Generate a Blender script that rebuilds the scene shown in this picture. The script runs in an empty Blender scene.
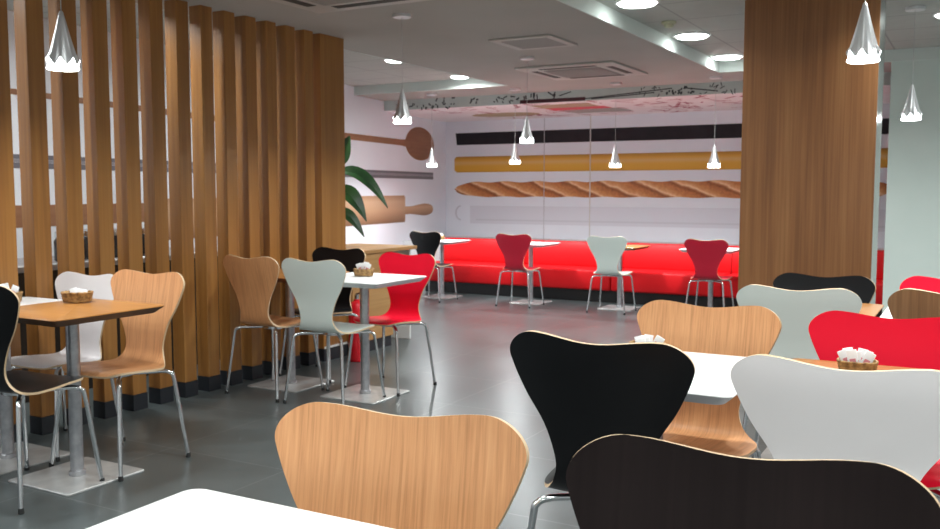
import bpy, bmesh, math, random
from mathutils import Vector, Matrix

scene = bpy.context.scene
COL = scene.collection
PI = math.pi
R = math.radians
random.seed(7)

# ------------------------------------------------------------------ materials
def mat(name, base, rough=0.5, metal=0.0, spec=0.5, coat=0.0, emit=None, estr=0.0):
    m = bpy.data.materials.new(name)
    m.use_nodes = True
    b = m.node_tree.nodes['Principled BSDF']
    b.inputs['Base Color'].default_value = (*base, 1)
    b.inputs['Roughness'].default_value = rough
    b.inputs['Metallic'].default_value = metal
    b.inputs['Specular IOR Level'].default_value = spec
    b.inputs['Coat Weight'].default_value = coat
    b.inputs['Coat Roughness'].default_value = 0.15
    if emit:
        b.inputs['Emission Color'].default_value = (*emit, 1)
        b.inputs['Emission Strength'].default_value = estr
    return m

def N(m, kind, **kw):
    n = m.node_tree.nodes.new(kind)
    for k, v in kw.items():
        setattr(n, k, v)
    return n

def L(m, a, b):
    m.node_tree.links.new(a, b)

def ramp(m, stops):
    r = N(m, 'ShaderNodeValToRGB')
    el = r.color_ramp.elements
    while len(el) < len(stops):
        el.new(0.5)
    for e, (p, c) in zip(el, stops):
        e.position = p
        e.color = (*c, 1)
    return r

def bsdf(m):
    return m.node_tree.nodes['Principled BSDF']

def wood(name, dark, mid, light, axis='Z', fine=70.0, rough=0.42, figure=0.5, along=1.6, coat=0.0):
    """oak veneer: long streaks along one axis plus a slow figure"""
    m = mat(name, mid, rough, coat=coat)
    tc = N(m, 'ShaderNodeTexCoord')
    oi = N(m, 'ShaderNodeObjectInfo')
    off = N(m, 'ShaderNodeVectorMath', operation='SCALE')
    off.inputs[0].default_value = (3.1, 5.3, 7.7)
    L(m, oi.outputs['Random'], off.inputs['Scale'])
    add = N(m, 'ShaderNodeVectorMath', operation='ADD')
    L(m, tc.outputs['Object'], add.inputs[0])
    L(m, off.outputs[0], add.inputs[1])
    def streak(f, a, detail):
        mp = N(m, 'ShaderNodeMapping')
        s = [f, f, f]
        for ch in axis:
            s['XYZ'.index(ch)] = a
        mp.inputs['Scale'].default_value = s
        L(m, add.outputs[0], mp.inputs['Vector'])
        n = N(m, 'ShaderNodeTexNoise')
        n.inputs['Scale'].default_value = 1.0
        n.inputs['Detail'].default_value = detail
        n.inputs['Roughness'].default_value = 0.6
        n.inputs['Distortion'].default_value = 0.25
        L(m, mp.outputs[0], n.inputs['Vector'])
        return n
    a = streak(fine, along, 5)
    b = streak(fine * 0.13, along * 0.45, 2)
    mx = N(m, 'ShaderNodeMix', data_type='FLOAT')
    mx.inputs[0].default_value = figure
    L(m, a.outputs[0], mx.inputs[2])
    L(m, b.outputs[0], mx.inputs[3])
    r = ramp(m, [(0.3, dark), (0.5, mid), (0.7, light)])
    L(m, mx.outputs[0], r.inputs[0])
    L(m, r.outputs[0], bsdf(m).inputs['Base Color'])
    bp = N(m, 'ShaderNodeBump')
    bp.inputs['Strength'].default_value = 0.08
    bp.inputs['Distance'].default_value = 0.002
    L(m, a.outputs[0], bp.inputs['Height'])
    L(m, bp.outputs[0], bsdf(m).inputs['Normal'])
    return m

def speckled(name, c1, c2, scale, rough, metal=0.0, lo=0.35, hi=0.65, detail=4, rough2=None):
    m = mat(name, c1, rough, metal)
    tc = N(m, 'ShaderNodeTexCoord')
    n = N(m, 'ShaderNodeTexNoise')
    n.inputs['Scale'].default_value = scale
    n.inputs['Detail'].default_value = detail
    L(m, tc.outputs['Object'], n.inputs['Vector'])
    r = ramp(m, [(lo, c1), (hi, c2)])
    L(m, n.outputs[0], r.inputs[0])
    L(m, r.outputs[0], bsdf(m).inputs['Base Color'])
    if rough2 is not None:
        mr = N(m, 'ShaderNodeMapRange')
        mr.inputs[3].default_value = rough
        mr.inputs[4].default_value = rough2
        L(m, n.outputs[0], mr.inputs[0])
        L(m, mr.outputs[0], bsdf(m).inputs['Roughness'])
    return m

def tiled(name, c1, c2, grout, size, shift, mortar, rough, nscale=2.0, bump=0.1):
    m = mat(name, c1, rough)
    tc = N(m, 'ShaderNodeTexCoord')
    mp = N(m, 'ShaderNodeMapping')
    mp.inputs['Location'].default_value = shift
    L(m, tc.outputs['Object'], mp.inputs['Vector'])
    br = N(m, 'ShaderNodeTexBrick', offset=0.0, squash=1.0)
    br.inputs['Scale'].default_value = 1.0
    br.inputs['Brick Width'].default_value = size
    br.inputs['Row Height'].default_value = size
    br.inputs['Mortar Size'].default_value = mortar
    br.inputs['Mortar Smooth'].default_value = 0.2
    br.inputs['Mortar'].default_value = (*grout, 1)
    br.inputs['Bias'].default_value = 0.0
    L(m, mp.outputs[0], br.inputs['Vector'])
    n = N(m, 'ShaderNodeTexNoise')
    n.inputs['Scale'].default_value = nscale
    n.inputs['Detail'].default_value = 6
    L(m, tc.outputs['Object'], n.inputs['Vector'])
    r = ramp(m, [(0.3, c1), (0.7, c2)])
    L(m, n.outputs[0], r.inputs[0])
    L(m, r.outputs[0], br.inputs['Color1'])
    L(m, r.outputs[0], br.inputs['Color2'])
    L(m, br.outputs['Color'], bsdf(m).inputs['Base Color'])
    mr = N(m, 'ShaderNodeMapRange')
    mr.inputs[3].default_value = rough * 0.88
    mr.inputs[4].default_value = rough * 1.15
    L(m, n.outputs[0], mr.inputs[0])
    L(m, mr.outputs[0], bsdf(m).inputs['Roughness'])
    bp = N(m, 'ShaderNodeBump')
    bp.inputs['Strength'].default_value = bump
    bp.inputs['Distance'].default_value = 0.003
    bp.invert = True
    L(m, br.outputs['Fac'], bp.inputs['Height'])
    L(m, bp.outputs[0], bsdf(m).inputs['Normal'])
    return m

M = {}
M['oak_chair'] = wood('oak_chair', (0.48, 0.215, 0.09), (0.67, 0.32, 0.14), (0.75, 0.39, 0.185), 'ZY', 170, 0.42, 0.22, 5.0)
M['brown_chair'] = wood('brown_chair', (0.20, 0.10, 0.045), (0.30, 0.155, 0.07), (0.38, 0.21, 0.10), 'ZY', 85, 0.4, 0.35, 2.2)
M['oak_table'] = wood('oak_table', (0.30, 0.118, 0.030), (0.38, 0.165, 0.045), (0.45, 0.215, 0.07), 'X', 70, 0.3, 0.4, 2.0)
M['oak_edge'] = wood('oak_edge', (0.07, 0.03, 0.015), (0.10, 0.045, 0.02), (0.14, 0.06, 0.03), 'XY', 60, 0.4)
M['slat'] = wood('slat_oak', (0.20, 0.080, 0.018), (0.31, 0.132, 0.030), (0.41, 0.192, 0.048), 'Z', 45, 0.4, 0.55, 0.9)
M['column_oak'] = wood('column_oak', (0.155, 0.058, 0.019), (0.235, 0.096, 0.032), (0.31, 0.142, 0.052), 'Z', 75, 0.42, 0.42, 1.2)
M['panel_oak'] = wood('panel_oak', (0.33, 0.17, 0.06), (0.44, 0.24, 0.09), (0.54, 0.32, 0.14), 'Y', 45, 0.4, 0.5, 1.2)
M['birch'] = wood('birch_edge', (0.52, 0.36, 0.2), (0.66, 0.48, 0.3), (0.75, 0.58, 0.4), 'XYZ', 20, 0.5)
M['black_lacquer'] = mat('black_lacquer', (0.006, 0.006, 0.007), 0.3, spec=0.24)
M['wenge'] = wood('dark_lacquer', (0.010, 0.006, 0.006), (0.014, 0.009, 0.009), (0.019, 0.012, 0.012), 'ZY', 80, 0.42)
bsdf(M['wenge']).inputs['Specular IOR Level'].default_value = 0.14
M['white_lacquer'] = mat('white_lacquer', (0.92, 0.875, 0.88), 0.4)
M['mint_lacquer'] = mat('pale_mint_lacquer', (0.68, 0.75, 0.71), 0.4)
M['red_lacquer'] = mat('red_lacquer', (0.76, 0.007, 0.030), 0.4, spec=0.15)
M['dark_red_lacquer'] = mat('dark_red_lacquer', (0.50, 0.006, 0.03), 0.4)
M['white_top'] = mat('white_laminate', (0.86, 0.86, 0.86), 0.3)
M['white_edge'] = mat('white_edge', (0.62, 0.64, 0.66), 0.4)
M['chrome'] = mat('chrome', (0.72, 0.73, 0.75), 0.12, 1.0)
M['steel'] = speckled('brushed_steel', (0.42, 0.42, 0.45), (0.55, 0.55, 0.57), 30, 0.38, 0.85)
M['plate'] = speckled('worn_plate', (0.46, 0.46, 0.46), (0.62, 0.61, 0.60), 9, 0.3, 0.35)
M['alu'] = mat('aluminium', (0.78, 0.78, 0.80), 0.42, 0.9)
M['rubber'] = mat('rubber', (0.02, 0.02, 0.02), 0.7)
M['skirting'] = mat('charcoal_skirting', (0.018, 0.02, 0.026), 0.45)
M['white_paint'] = speckled('white_paint', (0.70, 0.70, 0.70), (0.74, 0.74, 0.74), 3, 0.7)
M['mint_paint'] = speckled('mint_paint', (0.66, 0.74, 0.70), (0.70, 0.77, 0.73), 2, 0.75)
M['mural_white'] = speckled('mural_white', (0.82, 0.84, 0.91), (0.86, 0.88, 0.95), 1.2, 0.6)
M['ceiling'] = speckled('ceiling_plaster', (0.40, 0.385, 0.36), (0.43, 0.41, 0.385), 1.5, 0.85)
M['ceiling_lip'] = mat('coffer_white', (0.66, 0.72, 0.69), 0.7)
M['ceiling_tile'] = tiled('ceiling_tiles', (0.46, 0.47, 0.44), (0.50, 0.51, 0.48), (0.33, 0.33, 0.32), 0.62, (0.1, 0.05, 0), 0.009, 0.85, 8.0, 0.2)
M['floor'] = tiled('floor_tiles', (0.058, 0.070, 0.071), (0.088, 0.104, 0.107), (0.17, 0.18, 0.18), 0.75, (0.52 + 3.0, -0.2 + 0.75 * 4, 0), 0.0026, 0.29, 1.7, 0.1)
bsdf(M['floor']).inputs['Specular IOR Level'].default_value = 0.8
M['bench_red'] = mat('red_leatherette', (0.60, 0.007, 0.011), 0.45, spec=0.25)
M['black_plinth'] = mat('black_plinth', (0.008, 0.008, 0.009), 0.5)
M['lamp'] = mat('lamp_glow', (0.9, 0.9, 0.9), 0.4, emit=(0.93, 1.0, 0.97), estr=6)
M['pendant_glow'] = mat('pendant_glow', (0.9, 0.9, 0.9), 0.4, emit=(0.97, 1.0, 1.0), estr=6)
M['cord'] = mat('cord_grey', (0.5, 0.5, 0.5), 0.5)
M['column_grey'] = mat('column_grey', (0.36, 0.39, 0.37), 0.22, 0.6)
M['trim_white'] = mat('trim_white', (0.75, 0.75, 0.74), 0.5)
M['ac_white'] = mat('ac_plastic', (0.50, 0.48, 0.455), 0.5)
M['ac_grille'] = mat('ac_grille', (0.36, 0.335, 0.32), 0.6)
M['slot_dark'] = mat('slot_dark', (0.06, 0.055, 0.05), 0.7)
M['detector'] = mat('detector_yellowed', (0.55, 0.55, 0.38), 0.5)
M['wicker'] = speckled('wicker', (0.16, 0.075, 0.02), (0.46, 0.27, 0.10), 60, 0.55)
M['paper'] = mat('sachet_paper', (0.86, 0.85, 0.86), 0.55)
M['paper_red'] = mat('sachet_print', (0.70, 0.25, 0.28), 0.55)
M['ext_red'] = mat('extinguisher_red', (0.62, 0.01, 0.02), 0.2, coat=0.5)
M['soil'] = speckled('soil', (0.03, 0.02, 0.012), (0.06, 0.04, 0.025), 40, 0.9)
M['pot'] = mat('pot_charcoal', (0.05, 0.05, 0.055), 0.5)
M['stem'] = mat('plant_stem', (0.10, 0.16, 0.05), 0.5)
# leaf
m = M['leaf'] = mat('leaf_green', (0.03, 0.12, 0.03), 0.35)
tc = N(m, 'ShaderNodeTexCoord')
n_ = N(m, 'ShaderNodeTexNoise'); n_.inputs['Scale'].default_value = 6
L(m, tc.outputs['Object'], n_.inputs['Vector'])
r_ = ramp(m, [(0.35, (0.010, 0.045, 0.012)), (0.65, (0.03, 0.105, 0.024))])
L(m, n_.outputs[0], r_.inputs[0]); L(m, r_.outputs[0], bsdf(m).inputs['Base Color'])
# prints
M['print_dark'] = speckled('print_slate', (0.010, 0.008, 0.012), (0.018, 0.014, 0.020), 5, 0.75)
M['print_grey'] = mat('print_grey', (0.30, 0.29, 0.32), 0.45)
M['print_greydark'] = mat('print_dark_grey', (0.17, 0.16, 0.19), 0.45)
M['print_pale'] = mat('print_pale_steel', (0.74, 0.74, 0.81), 0.6)
M['print_pale2'] = mat('print_pale_line', (0.66, 0.66, 0.72), 0.6)
M['print_spoon'] = wood('print_spoon', (0.22, 0.095, 0.045), (0.31, 0.14, 0.07), (0.38, 0.19, 0.10), 'XY', 22, 0.45)

def banded(name, stops, z0, z1, noise=0.06):
    """a printed picture whose colours run in bands across its height"""
    m = mat(name, stops[0][1], 0.45)
    tc = N(m, 'ShaderNodeTexCoord')
    sp = N(m, 'ShaderNodeSeparateXYZ')
    L(m, tc.outputs['Object'], sp.inputs[0])
    mp = N(m, 'ShaderNodeMapping'); mp.inputs['Scale'].default_value = (1.5, 1, 18)
    L(m, tc.outputs['Object'], mp.inputs['Vector'])
    nz = N(m, 'ShaderNodeTexNoise'); nz.inputs['Scale'].default_value = 1.0
    L(m, mp.outputs[0], nz.inputs['Vector'])
    mr = N(m, 'ShaderNodeMapRange')
    mr.inputs[1].default_value = z0; mr.inputs[2].default_value = z1
    L(m, sp.outputs['Z'], mr.inputs[0])
    ma = N(m, 'ShaderNodeMath', operation='MULTIPLY_ADD')
    ma.inputs[1].default_value = noise
    L(m, nz.outputs[0], ma.inputs[0]); L(m, mr.outputs[0], ma.inputs[2])
    r = ramp(m, stops)
    L(m, ma.outputs[0], r.inputs[0])
    L(m, r.outputs[0], bsdf(m).inputs['Base Color'])
    return m
M['print_yellow'] = banded('print_ochre', [(0.0, (0.52, 0.25, 0.03)), (0.12, (0.78, 0.40, 0.035)), (0.42, (0.80, 0.43, 0.05)), (0.62, (0.78, 0.48, 0.17)), (0.8, (0.74, 0.37, 0.04)), (1.0, (0.50, 0.24, 0.03))], 1.565, 1.80)

M['print_pin'] = banded('print_pin', [(0.0, (0.20, 0.10, 0.05)), (0.2, (0.34, 0.18, 0.095)), (0.5, (0.55, 0.33, 0.19)), (0.8, (0.62, 0.40, 0.25)), (1.0, (0.48, 0.28, 0.16))], 0.86, 1.225)
M['print_pin_dark'] = banded('print_pin_handle', [(0.0, (0.22, 0.10, 0.05)), (0.4, (0.46, 0.25, 0.13)), (0.75, (0.60, 0.36, 0.21)), (1.0, (0.45, 0.25, 0.14))], 0.935, 1.105)
m = M['print_bread'] = mat('print_baguette', (0.55, 0.25, 0.1), 0.5)
tc = N(m, 'ShaderNodeTexCoord'); sp = N(m, 'ShaderNodeSeparateXYZ'); L(m, tc.outputs['Object'], sp.inputs[0])
nz = N(m, 'ShaderNodeTexNoise'); nz.inputs['Scale'].default_value = 5; nz.inputs['Detail'].default_value = 5
L(m, tc.outputs['Object'], nz.inputs['Vector'])
a1 = N(m, 'ShaderNodeMath', operation='MULTIPLY_ADD'); a1.inputs[1].default_value = 2.5
L(m, sp.outputs['Z'], a1.inputs[0]); L(m, sp.outputs['X'], a1.inputs[2])
a2 = N(m, 'ShaderNodeMath', operation='MULTIPLY_ADD'); a2.inputs[1].default_value = 0.22
L(m, nz.outputs[0], a2.inputs[0]); L(m, a1.outputs[0], a2.inputs[2])
a3 = N(m, 'ShaderNodeMath', operation='DIVIDE'); a3.inputs[1].default_value = 0.52
L(m, a2.outputs[0], a3.inputs[0])
a4 = N(m, 'ShaderNodeMath', operation='FRACT'); L(m, a3.outputs[0], a4.inputs[0])
r_ = ramp(m, [(0.0, (0.24, 0.065, 0.018)), (0.10, (0.55, 0.22, 0.075)), (0.20, (0.92, 0.60, 0.36)), (0.32, (0.74, 0.36, 0.15)), (0.55, (0.62, 0.235, 0.07)), (0.85, (0.50, 0.165, 0.045)), (1.0, (0.30, 0.085, 0.025))])
L(m, a4.outputs[0], r_.inputs[0])
nz2 = N(m, 'ShaderNodeTexNoise'); nz2.inputs['Scale'].default_value = 28; nz2.inputs['Detail'].default_value = 4
L(m, tc.outputs['Object'], nz2.inputs['Vector'])
mx = N(m, 'ShaderNodeMix', data_type='RGBA', blend_type='OVERLAY'); mx.inputs[0].default_value = 0.5
L(m, r_.outputs[0], mx.inputs[6]); L(m, nz2.outputs[0], mx.inputs[7])
L(m, mx.outputs[2], bsdf(m).inputs['Base Color'])

M['soffit_front'] = speckled('soffit_front_print', (0.50, 0.56, 0.54), (0.58, 0.63, 0.61), 3, 0.6)
M['soffit_pink'] = speckled('soffit_pink_print', (0.84, 0.74, 0.77), (0.90, 0.84, 0.86), 2.2, 0.5)
M['ink'] = mat('ink_dark', (0.03, 0.035, 0.04), 0.6)
M['ink_pink'] = mat('ink_rose', (0.42, 0.10, 0.16), 0.6)
M['ink_red'] = mat('ink_red', (0.70, 0.06, 0.10), 0.6)
M['ink_ochre'] = mat('ink_ochre', (0.46, 0.33, 0.20), 0.6)
M['ink_brown'] = mat('ink_brown', (0.06, 0.015, 0.02), 0.6)
M['ink_grey'] = mat('ink_grey', (0.33, 0.32, 0.30), 0.6)
M['seam_grey'] = mat('panel_seam_grey', (0.55, 0.54, 0.58), 0.6)
M['seam'] = mat('panel_seam', (0.66, 0.63, 0.60), 0.6)
M['jar_dark'] = mat('jar_dark_glass', (0.02, 0.02, 0.022), 0.15)
M['counter_black'] = mat('counter_black', (0.03, 0.025, 0.022), 0.4)

# ------------------------------------------------------------------ mesh helpers
class MB:
    def __init__(self):
        self.v = []; self.f = []; self.mi = []
    def add(self, verts, faces, mi=0):
        o = len(self.v)
        self.v += [tuple(p) for p in verts]
        self.f += [tuple(i + o for i in f) for f in faces]
        self.mi += [mi] * len(faces)
        return self
    def box(self, x0, x1, y0, y1, z0, z1, mi=0):
        return self.add([(x0, y0, z0), (x1, y0, z0), (x1, y1, z0), (x0, y1, z0), (x0, y0, z1), (x1, y0, z1), (x1, y1, z1), (x0, y1, z1)],
                        [(0, 3, 2, 1), (4, 5, 6, 7), (0, 1, 5, 4), (1, 2, 6, 5), (2, 3, 7, 6), (3, 0, 4, 7)], mi)
    def rbox(self, x0, x1, y0, y1, z0, z1, b=0.01, seg=2, mi=0):
        bm = bmesh.new()
        bmesh.ops.create_cube(bm, size=1)
        for v in bm.verts:
            v.co = Vector(((x0 + x1) / 2 + v.co.x * (x1 - x0), (y0 + y1) / 2 + v.co.y * (y1 - y0), (z0 + z1) / 2 + v.co.z * (z1 - z0)))
        bmesh.ops.bevel(bm, geom=bm.edges[:], offset=b, segments=seg, profile=0.5, affect='EDGES')
        bm.verts.index_update()
        vs = [v.co.copy() for v in bm.verts]
        fs = [tuple(v.index for v in f.verts) for f in bm.faces]
        bm.free()
        return self.add(vs, fs, mi)
    def lathe(self, prof, c=(0, 0, 0), n=24, mi=0, cap0=True, cap1=True, mod=None):
        o = []
        for k, (r, z) in enumerate(prof):
            for i in range(n):
                a = 2 * PI * i / n
                rr, zz = (r, z) if mod is None else mod(k, a, r, z)
                o.append((c[0] + rr * math.cos(a), c[1] + rr * math.sin(a), c[2] + zz))
        fs = []
        for k in range(len(prof) - 1):
            for i in range(n):
                j = (i + 1) % n
                fs.append((k * n + i, k * n + j, (k + 1) * n + j, (k + 1) * n + i))
        if cap0: fs.append(tuple(range(n - 1, -1, -1)))
        if cap1: fs.append(tuple((len(prof) - 1) * n + i for i in range(n)))
        return self.add(o, fs, mi)
    def tube(self, pts, r, n=10, mi=0, caps=True):
        pts = [Vector(p) for p in pts]
        rs = r if isinstance(r, (list, tuple)) else [r] * len(pts)
        o = []; fs = []
        up = Vector((0.123, 0.456, 0.88)).normalized()
        prev = None
        for i, p in enumerate(pts):
            t = (pts[min(i + 1, len(pts) - 1)] - pts[max(i - 1, 0)]).normalized()
            if prev is None:
                a = t.cross(up)
                if a.length < 1e-3: a = t.cross(Vector((1, 0, 0)))
                a.normalize()
            else:
                a = (prev - t * prev.dot(t)).normalized()
            prev = a
            b = t.cross(a)
            for k in range(n):
                q = 2 * PI * k / n
                o.append(p + (a * math.cos(q) + b * math.sin(q)) * rs[i])
        for i in range(len(pts) - 1):
            for k in range(n):
                j = (k + 1) % n
                fs.append((i * n + k, i * n + j, (i + 1) * n + j, (i + 1) * n + k))
        if caps:
            fs.append(tuple(range(n - 1, -1, -1)))
            fs.append(tuple((len(pts) - 1) * n + k for k in range(n)))
        return self.add(o, fs, mi)
    def outline(self, pts, o, u, v, nrm, th, mi=0):
        """flat printed shape: a closed 2-D outline given a small real thickness"""
        o, u, v, nrm = Vector(o), Vector(u), Vector(v), Vector(nrm)
        k = len(pts)
        a = [o + u * p[0] + v * p[1] for p in pts]
        b = [q + nrm * th for q in a]
        fs = [tuple(range(k, 2 * k)), tuple(range(k - 1, -1, -1))]
        fs += [(i, (i + 1) % k, (i + 1) % k + k, i + k) for i in range(k)]
        return self.add(a + b, fs, mi)
    def build(self, name, mats, parent=None, loc=None, sharp=35, smooth=True):
        me = bpy.data.meshes.new(name)
        me.from_pydata(self.v, [], self.f)
        bm = bmesh.new(); bm.from_mesh(me)
        for f, k in zip(bm.faces, self.mi): f.material_index = k
        bmesh.ops.recalc_face_normals(bm, faces=bm.faces[:])
        bm.to_mesh(me); bm.free()
        if not isinstance(mats, (list, tuple)): mats = [mats]
        for mm in mats: me.materials.append(mm)
        if smooth:
            for p in me.polygons: p.use_smooth = True
            me.set_sharp_from_angle(angle=R(sharp))
        ob = bpy.data.objects.new(name, me)
        COL.objects.link(ob)
        if parent: ob.parent = parent
        if loc: ob.location = loc
        return ob

def tag(o, label=None, cat=None, group=None, kind=None):
    if label: o['label'] = label
    if cat: o['category'] = cat
    if group: o['group'] = group
    if kind: o['kind'] = kind
    return o

def thing(name, label, cat, loc=(0, 0, 0), rz=0.0, group=None):
    o = bpy.data.objects.new(name, None)
    o.empty_display_size = 0.1
    COL.objects.link(o)
    o.location = loc; o.rotation_euler = (0, 0, rz)
    return tag(o, label, cat, group)

def copy_tree(o, parent=None):
    c = o.copy(); COL.objects.link(c)
    if parent: c.parent = parent
    for ch in list(o.children): copy_tree(ch, c)
    return c

def place(o, label, loc, rz=0.0, s=1.0, group=None):
    o.location = loc; o.rotation_euler = (0, 0, rz); o.scale = (s, s, s)
    o['label'] = label
    if group: o['group'] = group
    return o

def catmull(pts, n):
    out = []
    P = [pts[0]] + list(pts) + [pts[-1]]
    for i in range(1, len(P) - 2):
        for k in range(n):
            t = k / n
            out.append(tuple(0.5 * (2 * b + (c - a) * t + (2 * a - 5 * b + 4 * c - d) * t * t + (3 * b - a - 3 * c + d) * t ** 3)
                             for a, b, c, d in zip(P[i - 1], P[i], P[i + 1], P[i + 2])))
    out.append(tuple(pts[-1]))
    return out

def sstep(a, b, x):
    t = max(0.0, min(1.0, (x - a) / (b - a)))
    return t * t * (3 - 2 * t)

# ------------------------------------------------------------------ the room
ZC = 2.455        # main ceiling
ZR = 2.56         # raised coffers
ZS = 2.33         # printed soffit
YB = 12.0         # back wall
XR, YF = 3.0, -2.2

tag(MB().box(-9, XR, YF, YB + 0.3, -0.1, 0).build('floor', M['floor'], smooth=False), kind='structure')
tag(MB().box(-7.4, XR, YB, YB + 0.12, 0, ZC).build('wall_back', M['mural_white'], smooth=False), kind='structure')
A = R(8)
WL_O = Vector((-7.122, YB, 0)); WL_U = Vector((math.sin(A), -math.cos(A), 0)); WL_N = Vector((math.cos(A), math.sin(A), 0))
b = MB()
p0, p1 = WL_O, WL_O + WL_U * 14.5
vs = [p0, p1, p1 - WL_N * 0.12, p0 - WL_N * 0.12]
b.add([(*q.xy, 0) for q in vs] + [(*q.xy, ZR + 0.02) for q in vs], [(0, 1, 2, 3), (4, 5, 6, 7), (0, 1, 5, 4), (1, 2, 6, 5), (2, 3, 7, 6), (3, 0, 4, 7)])
tag(b.build('wall_left', M['mural_white'], smooth=False), kind='structure')
tag(MB().box(XR, XR + 0.12, YF, YB, 0, ZR).build('wall_right', M['white_paint'], smooth=False), kind='structure')
tag(MB().box(-9, XR, YF - 0.12, YF, 0, ZR).build('wall_front', M['white_paint'], smooth=False), kind='structure')
# pale wall standing out on the right
tag(MB().box(-0.745, XR, 9.14, 9.30, 0, ZC).build('wall_side', M['mint_paint'], smooth=False), kind='structure')

# ceiling: main plane with two raised coffers
XA0, XA1 = -4.62, -2.30    # the lowered strip between the coffers
YC = 9.14
b = MB()
b.box(XA0, XA1, YF, YC, ZC, ZC + 0.3)
b.box(-9, XR, YC, YB + 0.1, ZC, ZC + 0.3)
cl = tag(b.build('ceiling', M['ceiling'], smooth=False), kind='structure')
b = MB()
b.box(-9, XA0 - 0.001, YF, YC - 0.001, ZR, ZR + 0.08)
b.box(XA1 + 0.001, XR, YF, YC - 0.001, ZR, ZR + 0.08)
b.build('ceiling_tiles', M['ceiling_tile'], cl, smooth=False)
b = MB()
b.box(XA1, XA1 + 0.012, YF, YC, ZC - 0.002, ZR)
b.box(XA1, XR, YC - 0.012, YC, ZC - 0.002, ZR)
b.box(XA0 - 0.012, XA0, YF, YC, ZC - 0.002, ZR)
b.box(-9, XA0, YC - 0.012, YC, ZC - 0.002, ZR)
b.build('coffer_edge', M['ceiling_lip'], cl, smooth=False)

# printed soffit above the bench
b = MB()
b.box(-7.6, XR, 9.93, YB, ZS, ZC)
so = tag(b.build('trim_1', M['soffit_front'], smooth=False), kind='structure')
b = MB(); b.box(-7.6, -0.7, 9.94, YB - 0.001, ZS - 0.004, ZS - 0.0005)
pr = b.build('ceiling_print', M['soffit_pink'], None, smooth=False)
tag(pr, 'pinkish sketch print under the dropped soffit along the back wall', 'printed panel')
def strokes(mb, o, u, v, n, cx, cy, w, h, k, th):
    for _ in range(k):
        x = cx + random.uniform(-.5, .5) * w; y = cy + random.uniform(-.5, .5) * h
        a = random.uniform(-0.7, 0.7) + random.choice((0, PI / 2.3, PI / 2)); l = random.uniform(.25, .8) * min(w, h * 2)
        du = (math.cos(a) * l / 2, math.sin(a) * l / 2); pn = (-math.sin(a) * th / 2, math.cos(a) * th / 2)
        mb.outline([(x - du[0] - pn[0], y - du[1] - pn[1]), (x + du[0] - pn[0], y + du[1] - pn[1]), (x + du[0] + pn[0], y + du[1] + pn[1]), (x - du[0] + pn[0], y - du[1] + pn[1])], o, u, v, n, 0.001)
# lettering scribbled along the soffit's front
b = MB()
FO, FU, FV, FN = (0, 9.93, 0), (1, 0, 0), (0, 0, 1), (0, -1, 0)
for (xa, xb_, hh, step, th) in ((-6.6, -6.35, .06, .05, .012), (-6.25, -5.75, .10, .05, .014), (-5.55, -5.45, .05, .04, .016), (-5.2, -4.95, .055, .05, .012), (-4.88, -4.6, .06, .05, .012),
                            (-3.05, -2.75, .06, .035, .016), (-3.35, -3.1, .08, .06, .008), (-2.65, -2.3, .08, .06, .008), (-2.2, -1.9, .08, .06, .01)):
    x = xa
    while x < xb_:
        strokes(b, FO, FU, FV, FN, x, ZS + 0.06, step * 1.3, hh * 1.25, 2, th * 1.25); x += step
for (x0, z0, x1, z1) in ((-4.05, .02, -3.0, .085), (-3.95, .015, -3.2, .05), (-2.85, .08, -2.5, .03), (-4.35, .07, -4.2, .11)):
    d = Vector((x1 - x0, z1 - z0)); q = Vector((-d.y, d.x)).normalized() * 0.006
    b.outline([(x0 - q.x, ZS + z0 - q.y), (x1 - q.x, ZS + z1 - q.y), (x1 + q.x, ZS + z1 + q.y), (x0 + q.x, ZS + z0 + q.y)], FO, FU, FV, FN, 0.001)
b.build('lettering', M['ink'], so, smooth=False)
b = MB(); b.outline([(-4.86, ZS + 0.0), (-4.02, ZS + 0.0), (-4.02, ZS + 0.042), (-4.86, ZS + 0.042)], FO, FU, FV, FN, 0.002); b.build('dark_bar', M['ink_brown'], so, smooth=False)
b = MB(); strokes(b, FO, FU, FV, FN, -4.55, ZS + 0.08, 0.35, 0.06, 6, 0.016); b.build('ink_squiggle', M['ink'], so, smooth=False)
# drawings on its underside
UO, UU, UV, UN = (0, 0, ZS - 0.004), (1, 0, 0), (0, 1, 0), (0, 0, -1)
b = MB()
for _ in range(150):
    strokes(b, UO, UU, UV, UN, random.uniform(-6.3, -1.4), random.uniform(10.0, 11.8), .35, .3, 1, random.choice((.02, .03, .045)))
tag(b.build('sketch_line', M['ink_pink'], pr, smooth=False), kind='stuff')
b = MB(); b.outline([(-4.85, 10.18), (-4.1, 10.18), (-4.1, 10.6), (-4.85, 10.6)], UO, UU, UV, UN, 0.002); b.build('ochre_patch', M['ink_ochre'], pr, smooth=False)
b = MB(); b.outline([(-4.85, 10.62), (-4.05, 10.60), (-4.05, 10.9), (-4.85, 10.95)], UO, UU, UV, UN, 0.002); b.build('red_patch', M['ink_red'], pr, smooth=False)
b = MB(); b.outline([(-4.8, 10.98), (-4.0, 10.93), (-3.95, 11.4), (-4.75, 11.45)], UO, UU, UV, UN, 0.002); b.build('grey_patch', M['ink_grey'], pr, smooth=False)
b = MB()
b.outline([(-5.7 + .5 * math.cos(t), 11.2 + .3 * math.sin(t)) for t in [2 * PI * i / 20 for i in range(20)]], UO, UU, UV, UN, 0.002); b.build('ochre_loaf', M['ink_ochre'], pr, smooth=False)

# the low wall behind the bench (fills up to the mural)
tag(MB().box(-7.0, -0.75, 10.46, YB, 0, 0.60).build('trim_2', M['white_paint'], smooth=False), kind='structure')

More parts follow.
